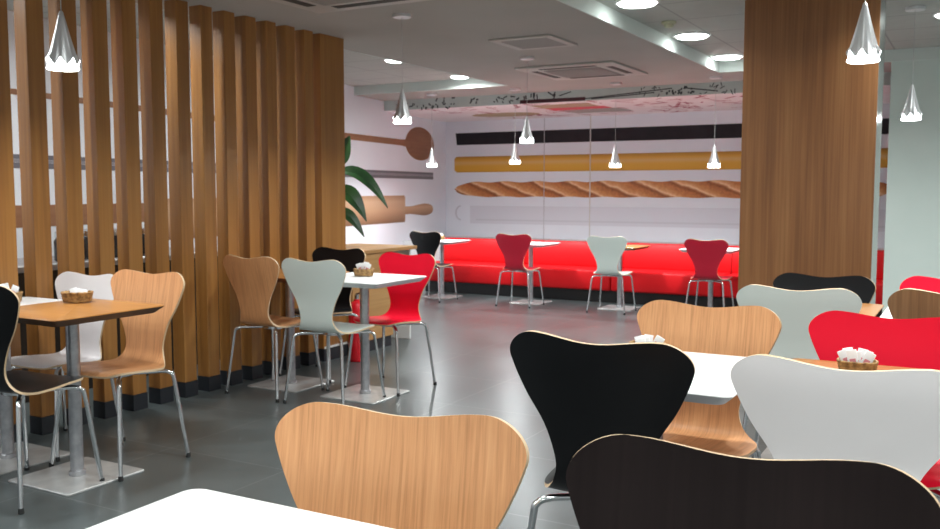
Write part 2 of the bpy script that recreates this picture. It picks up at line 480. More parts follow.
# ------------------------------------------------------------------ printed murals
mu = thing('wall_mural', 'wide kitchen mural with a baguette printed along the back wall', 'mural', (0, YB, 0))
def pb(name, material, pts, th=0.002, off=0.0015):
    b = MB(); b.outline(pts, (0, -off, 0), (1, 0, 0), (0, 0, 1), (0, -1, 0), th)
    return b.build(name, material, mu, smooth=False)
XE = -0.92
pb('slate_bar_print', M['print_dark'], [(-6.93, 1.975), (XE, 1.965), (XE, 2.152), (-6.95, 2.152)])
pb('ochre_bar_print', M['print_yellow'], [(-6.93, 1.565), (XE, 1.565), (XE, 1.80), (-6.93, 1.80), (-6.97, 1.77), (-6.97, 1.60)])
up, dn = [], []
for i in range(121):
    x = -6.97 + (6.05) * i / 120
    d0 = min(1, (x + 6.97) / 0.5); d1 = min(1, max(0.0, (-0.92 - x)) / 0.35)
    e = math.sqrt(max(0, 1 - (1 - d0) ** 2)) * math.sqrt(max(0, 1 - (1 - d1) ** 2))
    w = 0.010 * math.sin(2 * PI * (x / 0.52))
    up.append((x, 1.312 + (0.108 + w) * e)); dn.append((x, 1.312 - (0.112 - w * .6) * e))
b = MB()
vs = [(p[0], -0.0035, p[1]) for p in dn] + [(p[0], -0.0035, p[1]) for p in up]
k = len(dn)
b.add(vs, [(i, i + 1, k + i + 1, k + i) for i in range(k - 1)])
b.build('baguette_print', M['print_bread'], mu, smooth=False)
pb('steel_blade_print', M['print_pale'], [(-6.7, 0.80), (XE, 0.80), (XE, 1.065), (-6.7, 1.065)])
pb('blade_line_print', M['print_pale2'], [(-6.6, 0.845), (XE, 0.845), (XE, 0.868), (-6.6, 0.868)], 0.002, 0.004)
ring = []
for i in range(25):
    t = PI / 2 + PI * i / 24
    ring.append((-6.86 + 0.10 * math.cos(t), 0.955 + 0.115 * math.sin(t)))
ring2 = [(-6.86 + (x + 6.86) * .72, 0.955 + (z - 0.955) * .8) for x, z in reversed(ring)]
pb('blade_ring_print', M['print_pale2'], ring + ring2)
for x in (-5.48, -4.775):
    b = MB().box(x - (0.007 if x > -5 else 0.004), x + (0.007 if x > -5 else 0.004), -0.008, -0.0, 0.6, ZS)
    b.build('panel_seam', M['seam'] if x > -5 else M['seam_grey'], mu, smooth=False)

ml = thing('wall_mural', 'mural of wooden spoon and rolling pin on the left wall', 'mural', WL_O, -PI / 2 + A)
# local x runs along the wall away from the corner, local y is its inner normal
def pl(name, material, pts, off=0.0015, th=0.002):
    b = MB(); b.outline(pts, (0, off, 0), (1, 0, 0), (0, 0, 1), (0, 1, 0), th)
    return b.build(name, material, ml, smooth=False)
sp_ = [(0.96 + 0.49 * math.cos(t), 1.955 + 0.235 * math.sin(t)) for t in [2 * PI * i / 40 for i in range(40)]]
pl('spoon_bowl_print', M['print_spoon'], sp_)
pl('spoon_handle_print', M['print_spoon'], [(1.3, 1.885), (1.6, 1.905), (3.1, 1.91), (8.6, 1.985), (8.6, 2.02), (3.1, 1.985), (1.6, 1.985), (1.3, 2.0)], 0.004)
pl('rod_print', M['print_greydark'], [(0.5, 1.522), (9.0, 1.522), (9.0, 1.555), (0.5, 1.555)])
pl('rod_print', M['print_greydark'], [(0.5, 1.456), (9.0, 1.456), (9.0, 1.496), (0.5, 1.496)])
pl('rod_gap_print', M['print_grey'], [(0.5, 1.497), (9.0, 1.497), (9.0, 1.521), (0.5, 1.521)])
pl('rolling_pin_print', M['print_pin'], [(1.47, 0.885), (1.49, 0.86), (6.4, 0.86), (6.4, 1.225), (1.49, 1.225), (1.47, 1.20)])
hd = catmull([(1.47, 0.055), (1.25, 0.055), (1.0, 0.075), (0.8, 0.085), (0.62, 0.07), (0.53, 0.04), (0.51, 0.0)], 5)
pl('pin_handle_print', M['print_pin_dark'], [(x, 1.02 + h) for x, h in hd] + [(x, 1.02 - h) for x, h in reversed(hd)])
pl('pin_grip_print', M['print_spoon'], [(6.4, 1.03), (8.8, 1.03), (8.8, 1.19), (6.4, 1.19)])

# ------------------------------------------------------------------ slat screen
XS = -4.30
def ordw(k):
    return ['first', 'second', 'third', 'fourth', 'fifth', 'sixth', 'seventh', 'eighth', 'ninth', 'tenth', 'eleventh', 'twelfth', 'thirteenth', 'fourteenth'][k]
def post(depth):
    o = thing('slat_post', 'x', 'post', group='oak slat posts of the screen')
    b = MB().rbox(-0.10, 0, -depth, 0, 0.095, ZC - 0.001, 0.0025, 1)
    b.build('post_body', M['slat'], o)
    MB().box(-0.098, 0.002, -depth - 0.002, 0.002, 0, 0.095).build('skirting_block', M['skirting'], o, smooth=False)
    return o
sl = post(0.10)
for k in range(14):
    o = sl if k == 0 else copy_tree(sl)
    place(o, 'slim oak slat post, %s from the wide end post of the screen' % ordw(k), (XS, 5.345 - 0.2008 * k, 0))
ep = post(0.29)
place(ep, 'wide oak end post closing the slat screen beside the plant', (XS, 5.715, 0))
MB().box(-0.006, 0.0045, -0.285, -0.002, 0.096, 0.112).build('edge_strip', M['trim_white'], ep, smooth=False)

# column
cb = thing('column', 'broad square column faced with brown oak veneer', 'column', (-1.0, 6.5, 0))
MB().box(-0.41, 0.41, -0.2, 0.2, 0, ZR).build('column_core', M['column_grey'], cb, smooth=False)
MB().rbox(-0.415, 0.415, -0.218, -0.2005, 0, ZR - 0.001, 0.002, 1).build('wood_panel', M['column_oak'], cb)
cb['kind'] = 'structure'

# low oak cabinet with planter behind the screen's end
cab = thing('oak_cabinet', 'low oak cabinet beyond the end of the slat screen', 'cabinet', (-4.6, 6.0, 0))
MB().rbox(-0.28, 0.35, -0.27, 0.29, 0.09, 0.79, 0.003, 1).build('body', M['panel_oak'], cab)
MB().box(-0.27, 0.335, -0.26, 0.28, 0, 0.09).build('plinth', M['skirting'], cab, smooth=False)
MB().rbox(-0.30, 0.362, -0.28, 0.65, 0.791, 0.821, 0.003, 1).build('worktop', M['panel_oak'], cab)
MB().rbox(-0.28, 0.30, 0.62, 0.64, 0.0, 0.79, 0.003, 1).build('end_panel', M['trim_white'], cab)

# plant
pt = thing('potted_plant', 'broad-leaved green plant peeping past the screen end', 'plant', (-4.69, 6.05, 0.822))
MB().lathe([(0.075, 0), (0.10, 0.15), (0.105, 0.16), (0.095, 0.16), (0.09, 0.14)], n=24).build('pot', M['pot'], pt)
MB().lathe([(0.088, 0.13), (0.06, 0.142), (0.01, 0.145)], n=20).build('soil', M['soil'], pt)
b = MB(); b.tube([(0, 0, 0.13), (0.01, 0.0, 0.3), (-0.01, 0.02, 0.5), (0.0, 0.01, 0.72)], [0.012, 0.011, 0.009, 0.006]); b.build('stem', M['stem'], pt)
def leaf(base, tip, sag, w, side=(0, 0, 1), nseg=12):
    base, tip = Vector(base), Vector(tip)
    pts = []
    for i in range(nseg + 1):
        t = i / nseg
        p = base.lerp(tip, t); p.z += sag * 4 * t * (1 - t)
        pts.append(p)
    b = MB(); vs = []; fs = []
    for i, p in enumerate(pts):
        t = i / nseg
        d = (pts[min(i + 1, nseg)] - pts[max(i - 1, 0)]).normalized()
        s = d.cross(Vector(side)); s = s.normalized() if s.length > 1e-3 else Vector((1, 0, 0))
        nn = s.cross(d)
        hw = w * (math.sin(PI * min(1, max(0, (t - 0.12) / 0.88)) ** 0.75) if t > 0.12 else 0) + 0.004
        for k in (-1, -.5, 0, .5, 1):
            vs.append(p + s * hw * k + nn * (abs(k) * hw * 0.35))
    for i in range(nseg):
        for k in range(4):
            fs.append((i * 5 + k, i * 5 + k + 1, (i + 1) * 5 + k + 1, (i + 1) * 5 + k))
    n0 = len(vs)
    vs2 = [v + Vector((0, 0, -0.0015)) for v in vs]
    b.add(vs, fs); b.add(vs2, [tuple(reversed(f)) for f in fs])
    return b.build('leaf', M['leaf'], pt)
LN = (0.42, -0.56, 0.7)
leaf((0.0, 0.0, 0.60), (0.42, 0.20, 0.33), 0.13, 0.062, LN)
leaf((0.0, 0.0, 0.45), (0.26, 0.12, 0.22), 0.10, 0.075, LN)
leaf((0, 0, 0.30), (0.25, 0.10, 0.09), 0.07, 0.05, LN)
leaf((0, 0.0, 0.62), (0.07, 0.16, 0.93), 0.0, 0.07, (0.7, -0.7, 0.1))
leaf((0, 0, 0.65), (-0.2, 0.1, 0.85), 0.06, 0.05)
leaf((0, 0, 0.5), (-0.28, -0.08, 0.5), 0.12, 0.055)
leaf((0, 0, 0.66), (0.06, -0.3, 0.68), 0.10, 0.05)

# service counter against the left wall, glimpsed between the slats
sc_ = thing('service_counter', 'dark service counter glimpsed through gaps in the slat screen', 'counter', (-5.35, 3.6, 0))
MB().rbox(-0.3, 0.3, -1.9, 1.6, 0.0, 0.80, 0.004, 1).build('body', M['counter_black'], sc_)
MB().rbox(-0.32, 0.33, -1.92, 1.62, 0.801, 0.84, 0.004, 1).build('worktop', M['steel'], sc_)
def jar():
    o = thing('storage_jar', 'x', 'jar', group='jars on the counter behind the slat screen')
    MB().lathe([(0.05, 0), (0.058, 0.01), (0.058, 0.13), (0.045, 0.15)], n=20).build('jar_body', M['jar_dark'], o)
    MB().lathe([(0.05, 0.151), (0.052, 0.155), (0.05, 0.19), (0.02, 0.2)], n=20).build('lid', M['chrome'], o)
    return o
j0 = jar()
for k in range(16):
    o = j0 if k == 0 else copy_tree(j0)
    place(o, 'dark jar with chrome lid on the counter behind the slats', (-5.18 + 0.02 * math.sin(k * 2.1), 1.85 + 0.2 * k, 0.8405))

# ------------------------------------------------------------------ red banquette in units
def bench(w):
    o = thing('bench_seat', 'x', 'bench', group='red banquette units along the back wall')
    MB().rbox(0.004, w - 0.004, 0.0, 0.56, 0.142, 0.375, 0.025, 3).build('seat', M['bench_red'], o)
    # backrest: a slanted slab
    bm = MB()
    sec = [(0.44, 0.36), (0.42, 0.40), (0.455, 0.62), (0.475, 0.665), (0.51, 0.675), (0.57, 0.67), (0.59, 0.64), (0.59, 0.142), (0.56, 0.142), (0.56, 0.36)]
    vs = [(x, y, z) for x in (0.003, w - 0.003) for y, z in sec]
    k = len(sec)
    bm.add(vs, [(i, (i + 1) % k, (i + 1) % k + k, i + k) for i in range(k)] + [tuple(range(k)), tuple(range(2 * k - 1, k - 1, -1))])
    bm.build('backrest', M['bench_red'], o, sharp=50)
    MB().box(0, w, 0.07, 0.58, 0, 0.142).build('plinth', M['black_plinth'], o, smooth=False)
    return o
BW = 1.27
b0 = bench(BW)
BL = ['red banquette unit in the corner behind the black chair', 'red banquette unit behind the far dark red chair left of the pale one',
      'red banquette unit behind the pale mint chair', 'red banquette unit behind the dark red chair beside the column', 'red banquette unit glimpsed right of the oak column']
for k in range(5):
    o = b0 if k == 0 else copy_tree(b0)
    place(o, BL[k], (-6.2 + BW * k, 9.85, 0))

# ------------------------------------------------------------------ chairs
PROF = catmull([(0.180, 0.447), (0.15, 0.460), (0.07, 0.458), (-0.02, 0.449), (-0.09, 0.447), (-0.135, 0.459), (-0.158, 0.495), (-0.168, 0.55), (-0.180, 0.64), (-0.198, 0.73), (-0.219, 0.83), (-0.228, 0.895)], 14)
HALF = catmull([(0.205,), (0.212,), (0.214,), (0.210,), (0.194,), (0.160,), (0.130,), (0.121,), (0.150,), (0.203,), (0.243,), (0.243,)], 14)
LEN = [0.0]
for a_, b_ in zip(PROF, PROF[1:]): LEN.append(LEN[-1] + math.dist(a_, b_))
TOT = LEN[-1]
def at(s):
    s = max(0.0, min(TOT, s))
    for i in range(len(LEN) - 1):
        if s <= LEN[i + 1] + 1e-9:
            t = (s - LEN[i]) / (LEN[i + 1] - LEN[i])
            return ([PROF[i][k] + (PROF[i + 1][k] - PROF[i][k]) * t for k in (0, 1)], HALF[i][0] + (HALF[i + 1][0] - HALF[i][0]) * t)
    return (list(PROF[-1]), HALF[-1][0])
def shell_mesh(mats):
    FR, TR = 0.085, 0.075
    rows = []
    for i in range(10): rows.append((FR * (1 - math.cos(PI / 2 * i / 10)), 1 - math.cos(PI / 2 * i / 10), 'f'))
    nm = 34
    for i in range(nm + 1): rows.append((FR + (TOT - FR - TR) * i / nm, 1, 'm'))
    for i in range(1, 13): rows.append((TOT - TR + TR * math.sin(PI / 2 * i / 12), math.cos(PI / 2 * i / 12), 't'))
    nu = 28
    G = []
    for s, q, kind in rows:
        line = []
        for j in range(nu + 1):
            u = -1 + 2 * j / nu
            (_, _), hw = at(s)
            if kind == 'f': hw = hw - 0.085 * (1 - math.sqrt(max(0, 1 - (1 - q) ** 2)))
            if kind == 't': hw = hw - 0.080 * (1 - q)
            x = hw * u
            dip = 0.017 * 0.5 * (1 + math.cos(PI * min(1, abs(x) / 0.17))) * sstep(TOT - 0.16, TOT, s)
            bow = 0.010 * (1 - (x / 0.2) ** 2) * sstep(0.12, 0.0, s)
            (y, z), _ = at(s - dip)
            y += bow
            back = sstep(0.50, 0.68, z)
            y += 0.030 * (x / 0.24) ** 2 * back
            if s < 0.36: z += 0.010 * (x / 0.21) ** 2 * (1 - sstep(0.22, 0.36, s)) - 0.012 * max(0, abs(x) / 0.21 - .75) 
            line.append(Vector((x, y, z)))
        G.append(line)
    nr = len(G); T = 0.0048
    def nrm(i, j):
        a = G[min(i + 1, nr - 1)][j] - G[max(i - 1, 0)][j]
        c = G[i][min(j + 1, nu)] - G[i][max(j - 1, 0)]
        n = c.cross(a)
        return n.normalized() if n.length > 1e-9 else Vector((0, 0, 1))
    top = []; bot = []
    for i in range(nr):
        for j in range(nu + 1):
            n = nrm(i, j)
            top.append(G[i][j] + n * T); bot.append(G[i][j] - n * T)
    W = nu + 1
    b = MB()
    k = len(top)
    faces = [(i * W + j, i * W + j + 1, (i + 1) * W + j + 1, (i + 1) * W + j) for i in range(nr - 1) for j in range(nu)]
    b.add(top + bot, faces, 0)
    b.f += [tuple(q + k for q in reversed(f)) for f in faces]; b.mi += [0] * len(faces)
    loop = [j for j in range(W)] + [i * W + nu for i in range(1, nr)] + [(nr - 1) * W + j for j in range(nu - 1, -1, -1)] + [i * W for i in range(nr - 2, 0, -1)]
    for a_, c_ in zip(loop, loop[1:] + loop[:1]):
        b.f.append((a_, c_, c_ + k, a_ + k)); b.mi.append(1)
    return b
_sh = shell_mesh(None)
def make_chair(face, edge='birch'):
    o = thing('dining_chair', 'x', 'chair')
    b = MB(); b.v = list(_sh.v); b.f = list(_sh.f); b.mi = list(_sh.mi)
    b.build('seat_shell', [M[face], M[edge]], o, sharp=50)
    for sx in (-1, 1):
        for sy in (-1, 1):
            pts = catmull([(0.03 * sx, 0.02 * sy, 0.427), (0.10 * sx, 0.085 * sy, 0.427), (0.155 * sx, 0.138 * sy, 0.427), (0.178 * sx, 0.159 * sy, 0.414), (0.186 * sx, 0.166 * sy, 0.385), (0.205 * sx, 0.186 * sy, 0.20), (0.225 * sx, 0.205 * sy, 0.012)], 6)
            lg = MB().tube(pts, 0.0098, 12).build('leg', M['chrome'], o)
            MB().lathe([(0.010, 0), (0.0115, 0.002), (0.0105, 0.022)], (0.226 * sx, 0.2055 * sy, 0), 12).build('foot_cap', M['rubber'], lg)
    MB().lathe([(0.07, 0.418), (0.075, 0.422), (0.075, 0.436), (0.06, 0.440)], n=24).build('mounting_plate', M['chrome'], o)
    return o
PROTO = {}
def chair(face, label, x, y, facing, s=1.0, rot=0.0, group=None, edge='birch', wide=1.0):
    if face not in PROTO:
        o = PROTO[face] = make_chair(face, edge)
    else:
        o = copy_tree(PROTO[face])
        if 'group' in o: del o['group']
    rz = R(rot) + (0 if facing > 0 else PI)
    place(o, label, (x, y, 0), rz, s, group)
    o.scale = (s * wide, s, s)
    return o
GR, GL, GB = 'chairs around the right hand tables', 'chairs beside the slat screen', 'chairs facing the red bench'
chair('oak_chair', 'oak chair behind the white table in the near corner', -0.862, 1.148, -1, 1.01, 11, GR)
chair('wenge', 'dark brown-black chair nearest the camera, its back filling the lower right', -0.256, 1.055, -1, 1.05, 4.7, GR, wide=0.99)
chair('black_lacquer', 'black chair tucked in front of the white table, its back towards us', -0.842, 2.41, 1, 1.03, -4.0, GR, wide=1.05)
chair('oak_chair', 'oak chair on the far side of the white table with the black chair', -0.822, 2.972, -1, 1.010, -1, GR, wide=1.035)
chair('mint_lacquer', 'pale mint chair back between the oak chair and the column', -0.66, 4.21, 1, 1.0, 1, GR, wide=1.04)
chair('black_lacquer', 'black chair right in front of the oak column', -0.682, 4.70, -1, 0.975, -1.6, GR, wide=1.045)
chair('white_lacquer', 'big white chair in front of the oak table with the basket', -0.249, 2.46, 1, 1.008, -2, GR, wide=1.10)
chair('red_lacquer', 'bright red chair behind the sugar basket on the oak table', -0.233, 3.03, -1, 1.002, 0, GR, wide=1.05)
chair('brown_chair', 'brown wooden chair behind the bright red chair at right edge', -0.062, 4.22, 1, 1.015, 0, GR)
chair('red_lacquer', 'red chair peeping over the brown wooden chair by the pale wall', -0.087, 4.72, -1, 0.985, 0, GR)
chair('oak_chair', 'oak chair at the oak table beside the slat screen, facing us', -3.545, 2.915, -1, 1.01, 2.2, GL)
chair('white_lacquer', 'white chair behind the small basket on the oak table', -4.046, 2.965, -1, 0.97, 2, GL)
chair('black_lacquer', 'black chair cut by the left edge of the picture', -3.572, 2.425, 1, 1.03, 5.5, GL)
chair('mint_lacquer', 'pale mint chair in front of the middle white table', -3.43, 4.43, 1, 1.0, -1, GL)
chair('oak_chair', 'oak chair with its back to us close to the slats', -3.925, 4.445, 1, 1.0, -4, GL)
chair('black_lacquer', 'black chair behind the pale mint one, by the screen end', -4.005, 5.04, -1, 0.99, -0.8, GL)
chair('red_lacquer', 'red chair on the far side of the middle white table', -3.365, 4.94, -1, 0.98, -3.9, GL)
chair('black_lacquer', 'small far black chair near the corner of the bench', -5.60, 9.15, 1, 0.918, -3, GB)
chair('dark_red_lacquer', 'far dark red chair between the black and the pale mint chair', -4.49, 9.2, 1, 0.915, 0, GB)
chair('mint_lacquer', 'far pale mint chair standing before the red bench', -3.40, 9.2, 1, 0.915, 1, GB)
chair('dark_red_lacquer', 'far dark red chair next to the oak column', -2.345, 9.18, 1, 0.912, -1.5, GB)

# ------------------------------------------------------------------ tables
def rrect(hx, hy, r, n=6):
    out = []
    for cx, cy, a0 in ((hx - r, hy - r, 0), (-hx + r, hy - r, PI / 2), (-hx + r, -hy + r, PI), (hx - r, -hy + r, 1.5 * PI)):
        for i in range(n + 1):
            a = a0 + PI / 2 * i / n
            out.append((cx + r * math.cos(a), cy + r * math.sin(a)))
    return out
def make_table(kind, label, x, y, hx=0.295, hy=0.295, h=0.75, s=1.0, group=None):
    o = thing('cafe_table', label, 'table', (x, y, 0), 0, group)
    rings = [(hx - 0.032, hy - 0.032, h - 0.034), (hx - 0.003, hy - 0.003, h - 0.008), (hx, hy, h - 0.005), (hx, hy, h - 0.002), (hx - 0.003, hy - 0.003, h)]
    b = MB(); vs = []
    for a, c, z in rings: vs += [(p[0], p[1], z) for p in rrect(a, c, 0.03)]
    k = len(rrect(hx, hy, 0.03))
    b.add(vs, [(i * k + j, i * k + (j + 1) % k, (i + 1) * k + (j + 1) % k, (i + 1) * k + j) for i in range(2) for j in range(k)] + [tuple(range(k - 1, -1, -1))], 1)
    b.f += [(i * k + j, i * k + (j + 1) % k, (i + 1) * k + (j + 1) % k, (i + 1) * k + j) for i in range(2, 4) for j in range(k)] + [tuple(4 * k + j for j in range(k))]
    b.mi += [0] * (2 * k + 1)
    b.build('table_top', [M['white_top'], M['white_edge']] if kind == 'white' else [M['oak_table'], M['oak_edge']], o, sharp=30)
    MB().lathe([(0.029, 0.012), (0.029, h - 0.045)], n=24).build('pedestal', M['steel'], o)
    MB().lathe([(0.036, 0.011), (0.036, 0.03), (0.03, 0.034)], n=24).build('collar', M['steel'], o)
    MB().rbox(-0.14, 0.14, -0.14, 0.14, h - 0.046, h - 0.0345, 0.003, 1).build('mounting_plate', M['steel'], o)
    pl_ = MB(); vs = []
    for a, z in ((0.205, 0), (0.207, 0.006), (0.203, 0.010)): vs += [(p[0], p[1], z) for p in rrect(a, a, 0.012, 3)]
    k = 16
    pl_.add(vs, [(i * k + j, i * k + (j + 1) % k, (i + 1) * k + (j + 1) % k, (i + 1) * k + j) for i in range(2) for j in range(k)] + [tuple(range(k - 1, -1, -1)), tuple(2 * k + j for j in range(k))])
    pl_.build('base_plate', M['plate'], o)
    o.scale = (s, s, s)
    return o
make_table('white', 'white table in the near bottom corner, right before the camera', -0.957, 0.905, group='white cafe tables').rotation_euler = (0, 0, R(0.8))
make_table('white', 'white table between the black chair and the oak chair', -0.865, 2.735, 0.31, 0.31, group='white cafe tables')
make_table('oak', 'oak table holding a wicker basket before the bright red chair', -0.215, 2.795, 0.305, 0.31, group='oak cafe tables')
make_table('oak', 'oak table between the mint chair and the black chair by the column', -0.68, 4.48, 0.30, 0.30, group='oak cafe tables')
make_table('white', 'white table corner behind the red chair on the right', -0.06, 4.47, 0.30, 0.30, group='white cafe tables')
make_table('oak', 'oak table with a wicker basket beside the slat screen', -3.535, 2.665, 0.282, 0.295, 0.772, group='oak cafe tables')
make_table('white', 'white table tight against the slats at the left edge', -4.06, 2.68, 0.232, 0.295, group='white cafe tables')
make_table('white', 'white table with a wicker basket beside the pale mint chair', -3.37, 4.665, 0.295, 0.295, group='white cafe tables')
make_table('oak', 'oak table half hidden behind the pale mint chair by the slats', -3.99, 4.68, 0.29, 0.295, group='oak cafe tables')
GT = 'tables along the red bench'
make_table('white', 'far white table beside the small far black chair', -5.68, 9.47, 0.29, 0.29, 0.75, 0.92, GT)
make_table('white', 'far white table beside the far dark red chair, left one', -4.50, 9.50, 0.29, 0.29, 0.75, 0.92, GT)
make_table('oak', 'far dull brown table behind the far pale mint chair', -3.42, 9.50, 0.29, 0.29, 0.75, 0.92, GT)
make_table('white', 'far white table behind the dark red chair next to the column', -2.42, 9.50, 0.30, 0.29, 0.75, 0.92, GT)

# ------------------------------------------------------------------ sugar baskets and sachets
def make_basket():
    o = thing('wicker_basket', 'x', 'basket', group='wicker sugar baskets')
    n, rows = 48, 9
    def ring(k, inner):
        z = 0.004 + 0.040 * k / (rows - 1)
        fl = 1 + 0.12 * k / (rows - 1)
        out = []
        for i in range(n):
            a = 2 * PI * i / n
            wv = 0.0022 * math.sin(a * 12 + (PI if k % 2 else 0))
            rx, ry = 0.058 * fl + wv, 0.042 * fl + wv
            if inner: rx -= 0.006; ry -= 0.006
            ce = abs(math.cos(a)) ** 0.7 * (1 if math.cos(a) >= 0 else -1); se = abs(math.sin(a)) ** 0.7 * (1 if math.sin(a) >= 0 else -1)
            out.append((rx * ce, ry * se, z))
        return out
    b = MB(); vs = []
    for k in range(rows): vs += ring(k, False)
    for k in range(rows - 1, 0, -1): vs += ring(k, True)
    nr = 2 * rows - 1
    b.add(vs, [(i * n + j, i * n + (j + 1) % n, (i + 1) * n + (j + 1) % n, (i + 1) * n + j) for i in range(nr - 1) for j in range(n)] + [tuple(range(n - 1, -1, -1)), tuple((nr - 1) * n + j for j in range(n))])
    b.build('basket_body', M['wicker'], o, sharp=60)
    rim = []
    for i in range(n + 1):
        a = 2 * PI * i / n
        ce = abs(math.cos(a)) ** 0.7 * (1 if math.cos(a) >= 0 else -1); se = abs(math.sin(a)) ** 0.7 * (1 if math.sin(a) >= 0 else -1)
        rim.append((0.0635 * ce, 0.0455 * se, 0.0455 + 0.001 * math.sin(a * 14)))
    MB().tube(rim, 0.0045, 8, caps=False).build('rim', M['wicker'], o)
    return o
def sachet_mesh():
    b = MB(); b.rbox(-0.017, 0.017, -0.0022, 0.0022, 0, 0.058, 0.0018, 2)
    b.rbox(-0.010, 0.010, -0.0026, 0.0026, 0.020, 0.034, 0.0005, 1, 1)
    return b
bk0 = make_basket(); sa0 = None
def basket(x, y, z, label, where, nsach, rz, tall=1.0, s=1.0):
    global sa0
    o = bk0 if 'done' not in STATE else copy_tree(bk0)
    STATE['done'] = 1
    place(o, label, (x, y, z), rz, s)
    for k in range(nsach):
        if sa0 is None:
            q = sa0 = sachet_mesh().build('sugar_sachet', [M['paper'], M['paper_red']])
            tag(q, 'x', 'sachet')
        else:
            q = sa0.copy(); COL.objects.link(q)
        ox = random.uniform(-0.021, 0.021) * s; oy = (k - (nsach - 1) / 2) * 0.0088 * s
        c, sn = math.cos(rz), math.sin(rz)
        lean = 18 * ox / s + random.uniform(-0.22, 0.22)
        q.location = (x + ox * c - oy * sn, y + ox * sn + oy * c, z + (0.0115 + 0.017 * abs(math.sin(lean))) * s)
        q.rotation_euler = (Matrix.Rotation(rz, 3, 'Z') @ Matrix.Rotation(lean, 3, 'Y')).to_euler()
        q.scale = (s, s, s * tall * random.uniform(0.9, 1.1))
        q['label'] = 'white sugar sachet standing in the basket ' + where
        q['group'] = 'sugar sachets in the basket ' + where
STATE = {}
basket(-0.30, 2.915, 0.7505, 'wicker basket of sachets in front of the bright red chair', 'before the bright red chair', 7, 0.1, 1.2, 0.86)
basket(-3.69, 2.815, 0.7725, 'dark wicker basket on the oak table by the slats', 'on the oak table by the slats', 7, 0.5, 0.78, 1.05)
basket(-3.42, 4.73, 0.7505, 'wicker basket on the white table in the middle', 'on the middle white table', 6, 0.5, 1.25)
basket(-0.945, 2.90, 0.7505, 'wicker basket hidden behind the black chair back', 'behind the black chair back', 7, 0.3, 1.0, 0.9)
basket(-5.78, 9.58, 0.6905, 'far small basket on the table in the bench corner', 'on the far corner table', 5, 0.3, 1.0)
basket(-4.16, 2.78, 0.7505, 'wicker basket on the white table at the left edge', 'on the white table at the left edge', 6, 0.4, 1.2)

# ------------------------------------------------------------------ pendants
def make_pendant(height, power):
    """height: distance from ceiling to the lamp's lower rim"""
    o = thing('pendant_lamp', 'x', 'lamp')
    n = 128
    def mod(k, a, r, z):
        fl = 1 + 0.05 * math.cos(8 * a) * (0.2 + 0.8 * k / 5)
        if k == 5: z = z + 0.030 * (1 - abs(math.sin(4 * a))) ** 0.8
        return r * fl, z
    b = MB()
    b.lathe([(0.012, 0.228), (0.018, 0.205), (0.030, 0.155), (0.043, 0.105), (0.053, 0.068), (0.0655, 0.018)], n=n, cap0=True, cap1=False, mod=mod)
    b.build('shade', M['alu'], o, sharp=60)
    g = MB(); g.lathe([(0.046, 0.075), (0.057, 0.034), (0.063, 0.014), (0.0665, 0.005), (0.062, 0.0), (0.02, 0.003)], n=n, cap0=False, cap1=True)
    g.build('glass_diffuser', M['pendant_glow'], o)
    la = bpy.data.lights.new('glow', 'AREA'); la.shape = 'DISK'; la.size = 0.12; la.spread = R(165); la.energy = power; la.color = (0.95, 0.99, 1.0)
    lo = bpy.data.objects.new('glow', la); COL.objects.link(lo); lo.parent = o; lo.location = (0, 0, -0.003)
    MB().lathe([(0.012, 0.229), (0.008, 0.245), (0.004, 0.25)], n=16).build('cord_grip', M['alu'], o)
    MB().tube([(0, 0, 0.249), (0, 0, height - 0.02)], 0.0022, 8).build('cord', M['cord'], o)
    MB().lathe([(0.062, height - 0.024), (0.066, height - 0.02), (0.066, height - 0.001)], n=32).build('ceiling_canopy', M['alu'], o)
    return o
PD = [(-3.465, 2.613, 1.815, ZC, 1.0, 'metal cone pendant in front of the slats, upper left'),
      (-3.378, 5.125, 1.742, ZC, 0.92, 'metal cone pendant right of the screen end, over the middle table'),
      (-3.492, 7.275, 1.712, ZC, 0.92, 'metal cone pendant hanging before the ochre bar of the mural'),
      (-0.457, 4.256, 1.844, ZR, 1.0, 'large metal cone pendant in front of the oak column'),
      (-0.440, 7.10, 1.785, ZR, 0.98, 'metal cone pendant in front of the pale mint wall'),
      (-5.806, 9.45, 1.58, ZC, 0.95, 'small far pendant next to the wooden spoon print'),
      (-4.685, 9.45, 1.60, ZC, 0.95, 'small far pendant over the bench, just left of the ochre-bar pendant'),
      (-3.473, 9.45, 1.545, ZC, 0.95, 'small far pendant above the far pale mint chair'),
      (-2.401, 9.45, 1.53, ZC, 0.95, 'small far pendant close to the left side of the column')]
for x, y, z, top, s, lab in PD:
    o = make_pendant((top - z) / s, 9.0 if y > 9 else 5.0)
    place(o, lab, (x, y, z), 0, s, 'cone pendant lamps')

# ------------------------------------------------------------------ ceiling fittings
def make_downlight(r, spread=142):
    o = thing('ceiling_downlight', 'x', 'lamp')
    MB().lathe([(r * 0.93, -0.001), (r, -0.012), (r * 1.10, -0.010), (r * 1.13, -0.0005)], n=40, cap0=False, cap1=False).build('trim_ring', M['trim_white'], o)
    MB().lathe([(r * 0.94, -0.010), (r * 0.88, -0.022), (r * 0.5, -0.030), (0.01, -0.032)], n=40, cap0=True, cap1=True).build('diffuser', M['lamp'], o)
    la = bpy.data.lights.new('beam', 'AREA'); la.shape = 'DISK'; la.size = r * 1.7; la.spread = R(spread); la.energy = 6.0 * (r / 0.135) ** 2 * (1.0 if spread < 150 else 2.1); la.color = (0.95, 1.0, 0.98)
    lo = bpy.data.objects.new('beam', la); COL.objects.link(lo); lo.parent = o; lo.location = (0, 0, -0.034)
    return o
dr = make_downlight(0.135); first = True
DL = [(-2.06, 5.99, 'large round downlight at the top edge, nearest of three by the column'), (-2.10, 7.47, 'middle one of three round downlights by the column'), (-2.13, 8.80, 'round downlight cut by the column edge')]
